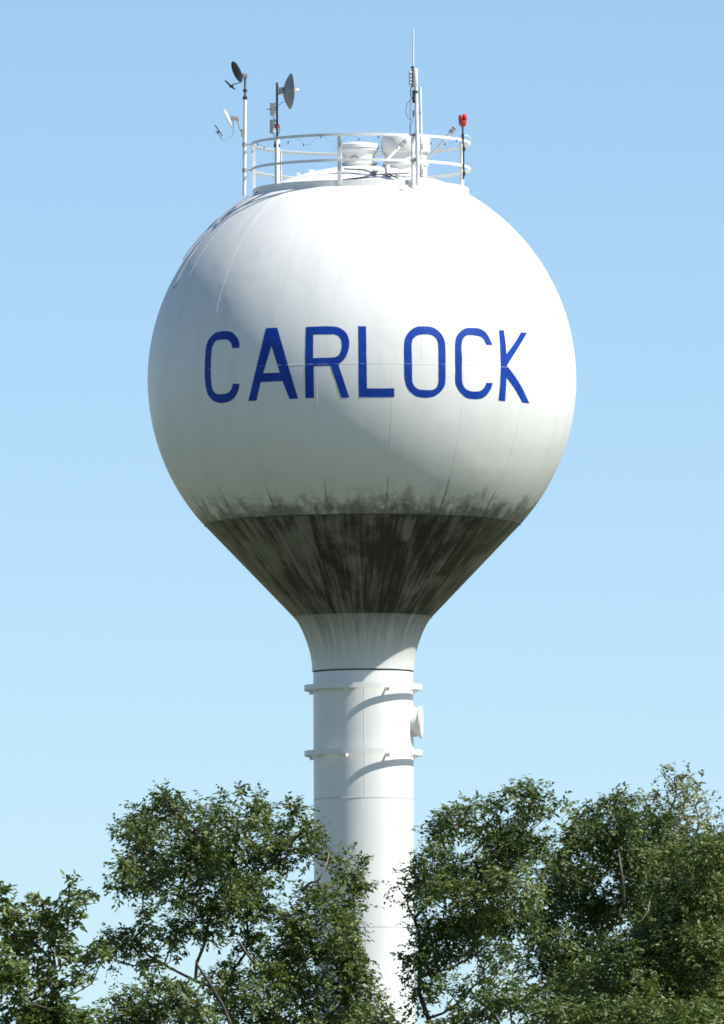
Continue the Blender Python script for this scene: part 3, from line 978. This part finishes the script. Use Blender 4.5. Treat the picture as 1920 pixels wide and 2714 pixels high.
    v[:, 5] = pos + ld * L * .32 - wv * W + nv * fold
    tri = np.array([[0, 1, 2, 3], [0, 3, 4, 5]])
    idx = (np.arange(M)[:, None, None] * 6 + tri[None]).reshape(-1)
    me = bpy.data.meshes.new('crown')
    o0 = np.array(base)
    me.vertices.add(M * 6); me.vertices.foreach_set('co', (v.reshape(-1, 3) - o0).astype(np.float32).ravel())
    me.loops.add(M * 8); me.loops.foreach_set('vertex_index', idx.astype(np.int32))
    me.polygons.add(M * 2); me.polygons.foreach_set('loop_start', (np.arange(M * 2) * 4).astype(np.int32))
    tone = np.clip(.42 + np.repeat(T0, K) + rng.normal(0, .20, M), 0, 1)
    tone = np.where(rng.uniform(0, 1, M) < .05, np.clip(tone + .45, 0, 1), tone)  # a few random leaves turned paler as painted highlights
    at = me.attributes.new('tone', 'FLOAT', 'FACE')
    at.data.foreach_set('value', np.repeat(tone, 2).astype(np.float32))
    me.materials.append(mat)
    me.update(); me.validate()
    cr = bpy.data.objects.new('crown', me)
    COL.objects.link(cr); cr.parent = root
    cr['kind'] = 'stuff'
    print('tree', seed, 'leaves', M)
    return root


def sc(lst, ox, oy, s):
    return [(ox + q[0] / s, oy + q[1] / s, q[2] / s, q[3] / s, q[4] if len(q) > 4 else 1.0) for q in lst]


T2 = sc([(430,190,150,90),(300,250,110,80),(230,320,90,70),(340,430,150,110),(180,510,70,60),(130,610,55,55),(240,580,80,70),(560,310,150,120),(640,210,70,60,.7),(740,130,40,30,.6),(810,100,50,30,.6),(900,130,50,35,.7),(880,235,110,80),(760,250,80,70,.7),(1110,220,65,60),(1150,330,80,90),(1020,330,90,80),(790,430,180,130),(520,520,180,110),(330,560,90,80),(980,480,140,110),(1230,480,70,70,.8),(1290,400,30,25,.6),(1370,460,70,50,.8),(1440,520,70,60,.8),(1500,600,60,60,.8),(1450,700,80,80,.9),(1330,620,60,60,.6),(1230,700,110,80),(1310,790,70,70),(900,650,160,90),(680,660,170,110),(470,680,110,80,.8),(270,760,60,40,.5),(330,820,90,50,.7),(430,880,140,60,.9),(230,910,120,50),(110,920,60,40),(40,1000,60,50),(130,1050,70,30,.7),(300,1010,100,45,.8),(430,970,80,40,.6),(640,830,150,90,.8),(850,800,130,90),(1130,830,140,80),(1150,920,160,110),(1350,880,110,90),(1480,960,70,60,.8),(1080,1060,180,110),(1340,1060,150,110),(1450,1120,70,80,.9),(860,940,110,70,.8),(780,1090,80,50,.8),(700,1090,50,40,.5),(740,1190,110,80,.9),(960,1210,160,100),(1200,1230,160,110),(1400,1200,100,90),(640,1180,50,40,.6),(820,1330,140,90),(1060,1370,190,90),(1320,1350,150,90)], 250, 2052, 2.109)
T2b = sc([(330,1150,35,40,.7),(330,1220,60,50),(230,1260,60,40),(430,1240,90,60),(520,1270,60,60),(110,1310,70,35,.8),(160,1370,120,50),(330,1360,180,70),(500,1370,110,60),(560,1300,50,60,.8),(600,1390,80,50),(20,1400,70,40)], 250, 2040, 2.109)
T2c = sc([(1540,1250,40,45),(1480,1310,60,55),(1590,1300,45,45),(1570,1390,80,55),(1450,1390,90,55),(1640,1385,45,42),(1690,1420,40,32)], 250, 2040, 2.109)
T3a = sc([(430,215,80,40,.8),(330,280,70,60),(280,345,55,35,.8),(370,330,80,60,.8),(560,250,60,55,.8),(630,150,40,40),(690,160,60,40),(760,200,70,50,.8),(690,240,90,50,.7),(860,215,40,30,.6),(480,320,80,60,.8),(600,350,90,70,.8),(700,350,100,80,.6),(560,430,130,80),(680,440,110,70),(260,460,80,50,.9),(370,500,110,60),(210,440,25,25,.7),(150,540,40,30,.8),(110,615,45,16,.8),(190,570,90,60),(145,690,38,32,.7),(330,600,110,70),(230,640,80,40,.6),(520,540,140,90),(660,580,120,90),(450,650,120,70),(340,760,120,70),(470,740,90,60),(190,790,45,55,.8),(185,900,58,75,.9),(280,850,110,70),(420,830,110,60,.9),(600,690,140,90),(620,780,140,80,.9),(250,980,70,50,.7),(200,1020,60,70,.8),(320,960,90,50,.5),(480,900,100,50,.5),(620,900,110,60,.6),(330,1080,70,50,.5),(450,1060,90,50,.5),(210,1130,60,60,.7),(560,1000,90,50,.5)], 1000, 2013, 1.7652)
T3b = sc([(1090,215,80,45),(1170,180,40,40,.8),(1010,205,40,30,.7),(980,290,90,60),(900,380,90,60),(1080,300,110,80),(1210,290,90,80),(1290,330,80,70),(860,440,90,70),(1000,420,110,80,.9),(1180,420,110,90),(1300,450,120,90),(1050,540,120,90,.8),(880,560,120,90),(1230,570,120,100),(960,680,140,90),(1130,680,120,100,.8),(1270,690,120,90,.8),(800,700,110,80),(830,820,130,80),(1030,800,140,80),(760,960,120,70,.7),(900,930,120,80,.8)], 1000, 2013, 1.7652)
T4 = sc([(1330,50,28,30,.35),(1390,80,45,50,.35),(1460,90,50,45,.35),(1400,150,60,45,.4),(1480,180,60,50,.4),(1320,190,70,40,.5),(1260,190,35,35,.5),(1440,250,90,55,.5),(1540,230,35,50,.4),(1360,300,80,50,.5),(1500,320,90,50,.55),(1440,380,110,50,.6)], 1000, 2020, 1.7652)
T5 = sc([(1600,400,60,60),(1540,440,90,60),(1450,500,120,80),(1590,520,80,80),(1380,600,110,90),(1520,620,120,90),(1440,740,140,90),(1580,740,90,100),(1330,820,130,90),(1500,870,140,90),(1600,880,60,90),(1380,960,140,90),(1220,900,120,90),(1540,1000,120,90),(1200,1020,130,90),(1100,930,120,80),(1350,1080,140,80),(1500,1130,130,80),(1050,1080,120,80),(1200,1160,140,80),(1600,1120,60,90),(900,1080,110,60,.8)], 1000, 2000, 1.7652)
T6 = sc([(560,1130,80,45),(660,1120,60,40),(620,1190,120,60),(450,1200,100,50),(340,1230,90,40),(780,1130,60,45,.8),(820,1200,120,60),(980,1180,120,60),(1130,1220,120,50),(960,1240,120,40),(1320,1200,120,60),(1470,1220,110,50),(1580,1220,80,60)], 1000, 2000, 1.7652)
T7 = sc([(1615,320,12,40,.8),(1640,380,40,60)], 1000, 2000, 1.7652)
T1 = sc([(20,380,90,110),(60,560,90,120),(60,760,140,130),(440,560,110,80,.9),(560,430,40,40,.7),(470,420,35,30,.7),(920,330,60,60,.7),(910,240,30,30,.6),(1060,340,60,50,.7),(1150,330,40,50,.7),(880,460,120,80),(1060,420,70,50,.8),(980,530,90,50,.8),(760,610,100,80),(350,640,100,60,.8),(560,680,80,70,.8),(720,730,100,80),(1000,700,80,40,.7),(900,830,90,60,.8),(640,860,130,90),(400,800,120,90,.8),(240,930,150,120),(450,980,150,100),(720,980,110,70),(700,1130,150,80),(930,1110,120,60),(1130,1100,110,60),(1270,1110,90,70),(1350,1150,60,45,.8),(940,1210,110,50,.8),(1090,1340,90,35,.7),(960,1450,80,40,.7),(1050,1470,60,40,.7),(860,1500,80,50,.8),(560,1280,160,110),(250,1250,200,140),(80,1150,120,140),(640,1500,140,110),(350,1520,180,130),(110,1550,140,150),(700,1700,120,80),(840,1720,60,50,.8),(450,1760,180,110),(180,1830,180,130),(760,1870,120,80),(1000,1850,80,45,.7),(620,1980,180,80),(850,1980,90,55)], 0, 2300, 4.921)

make_tree('broad tree whose rounded green crown overlaps the left of the tower shaft', 250, 760, T2, 21, LEAF_A, spread=1.6, bare=[([(676, 2556), (667, 2544), (655, 2527), (641, 2505), (628, 2488)], (-.6, -1.5, -1.9, -1.9, -1.2), .030), ([(800, 2362), (818, 2342), (842, 2336), (856, 2315), (868, 2285), (872, 2262)], (-.5, -1.6, -1.9, -1.9, -1.7, -1.0), .026), ([(842, 2337), (866, 2345), (890, 2352)], (-1.9, -1.8, -1.3), .015)])
make_tree('low leafy tree under the left crown beside a dead branch', 236, 500, T2b, 22, LEAF_A, spread=.9)
make_tree('dark low tree at the foot of the tower shaft between the two big crowns', 268, 1130, T2c, 23, LEAF_B, spread=.9)
make_tree('dark tree just right of the shaft with sky showing through its lower branches', 256, 1330, T3a, 31, LEAF_B, spread=1.5)
make_tree('dense rounded tree with the peaked top in the middle of the right clump', 262, 1600, T3b, 32, LEAF_B, spread=1.5, bare=[([(1655, 2400), (1652, 2350), (1648, 2310), (1642, 2270), (1638, 2240)], (-.6, -1.6, -1.9, -1.8, -1.0), .028), ([(1672, 2470), (1700, 2440), (1718, 2415), (1724, 2380)], (-.8, -1.8, -1.8, -1.0), .022)])
make_tree('thin pale yellowish tree with sparse leaves rising highest on the right', 285, 1800, T4, 33, LEAF_C, spread=1.0)
make_tree('full green tree filling the lower right corner', 247, 1800, T5, 34, LEAF_A, spread=1.4)
make_tree('lighter green row of young growth along the bottom of the right clump', 238, 1450, T6, 35, LEAF_A, spread=.8)
make_tree('sliver of dark tree cut by the right edge behind the pale tree', 300, 1925, T7, 36, LEAF_B, spread=.5)
make_tree('near tree with larger leaves in the lower left corner', 178, 60, T1, 41, LEAF_A, leaf=.095, spread=.8, dens=1.35, slen=.62)

# dead branch poking out left of the broad crown
a = [P(250 + x / 2.109, 2040 + y / 2.109, CAM.y + 240) for x, y in ((760, 1420), (720, 1320), (665, 1225), (610, 1140), (575, 1090), (568, 1065))]
o = MB().tube(a, [.036, .033, .028, .024, .020, .012], 7).build('dead_branch', DEADBARK, None, smooth=70, origin=tuple(a[0]))
tag(o, 'bare dark dead branch slanting up in the gap left of the broad tree', 'dead branch')
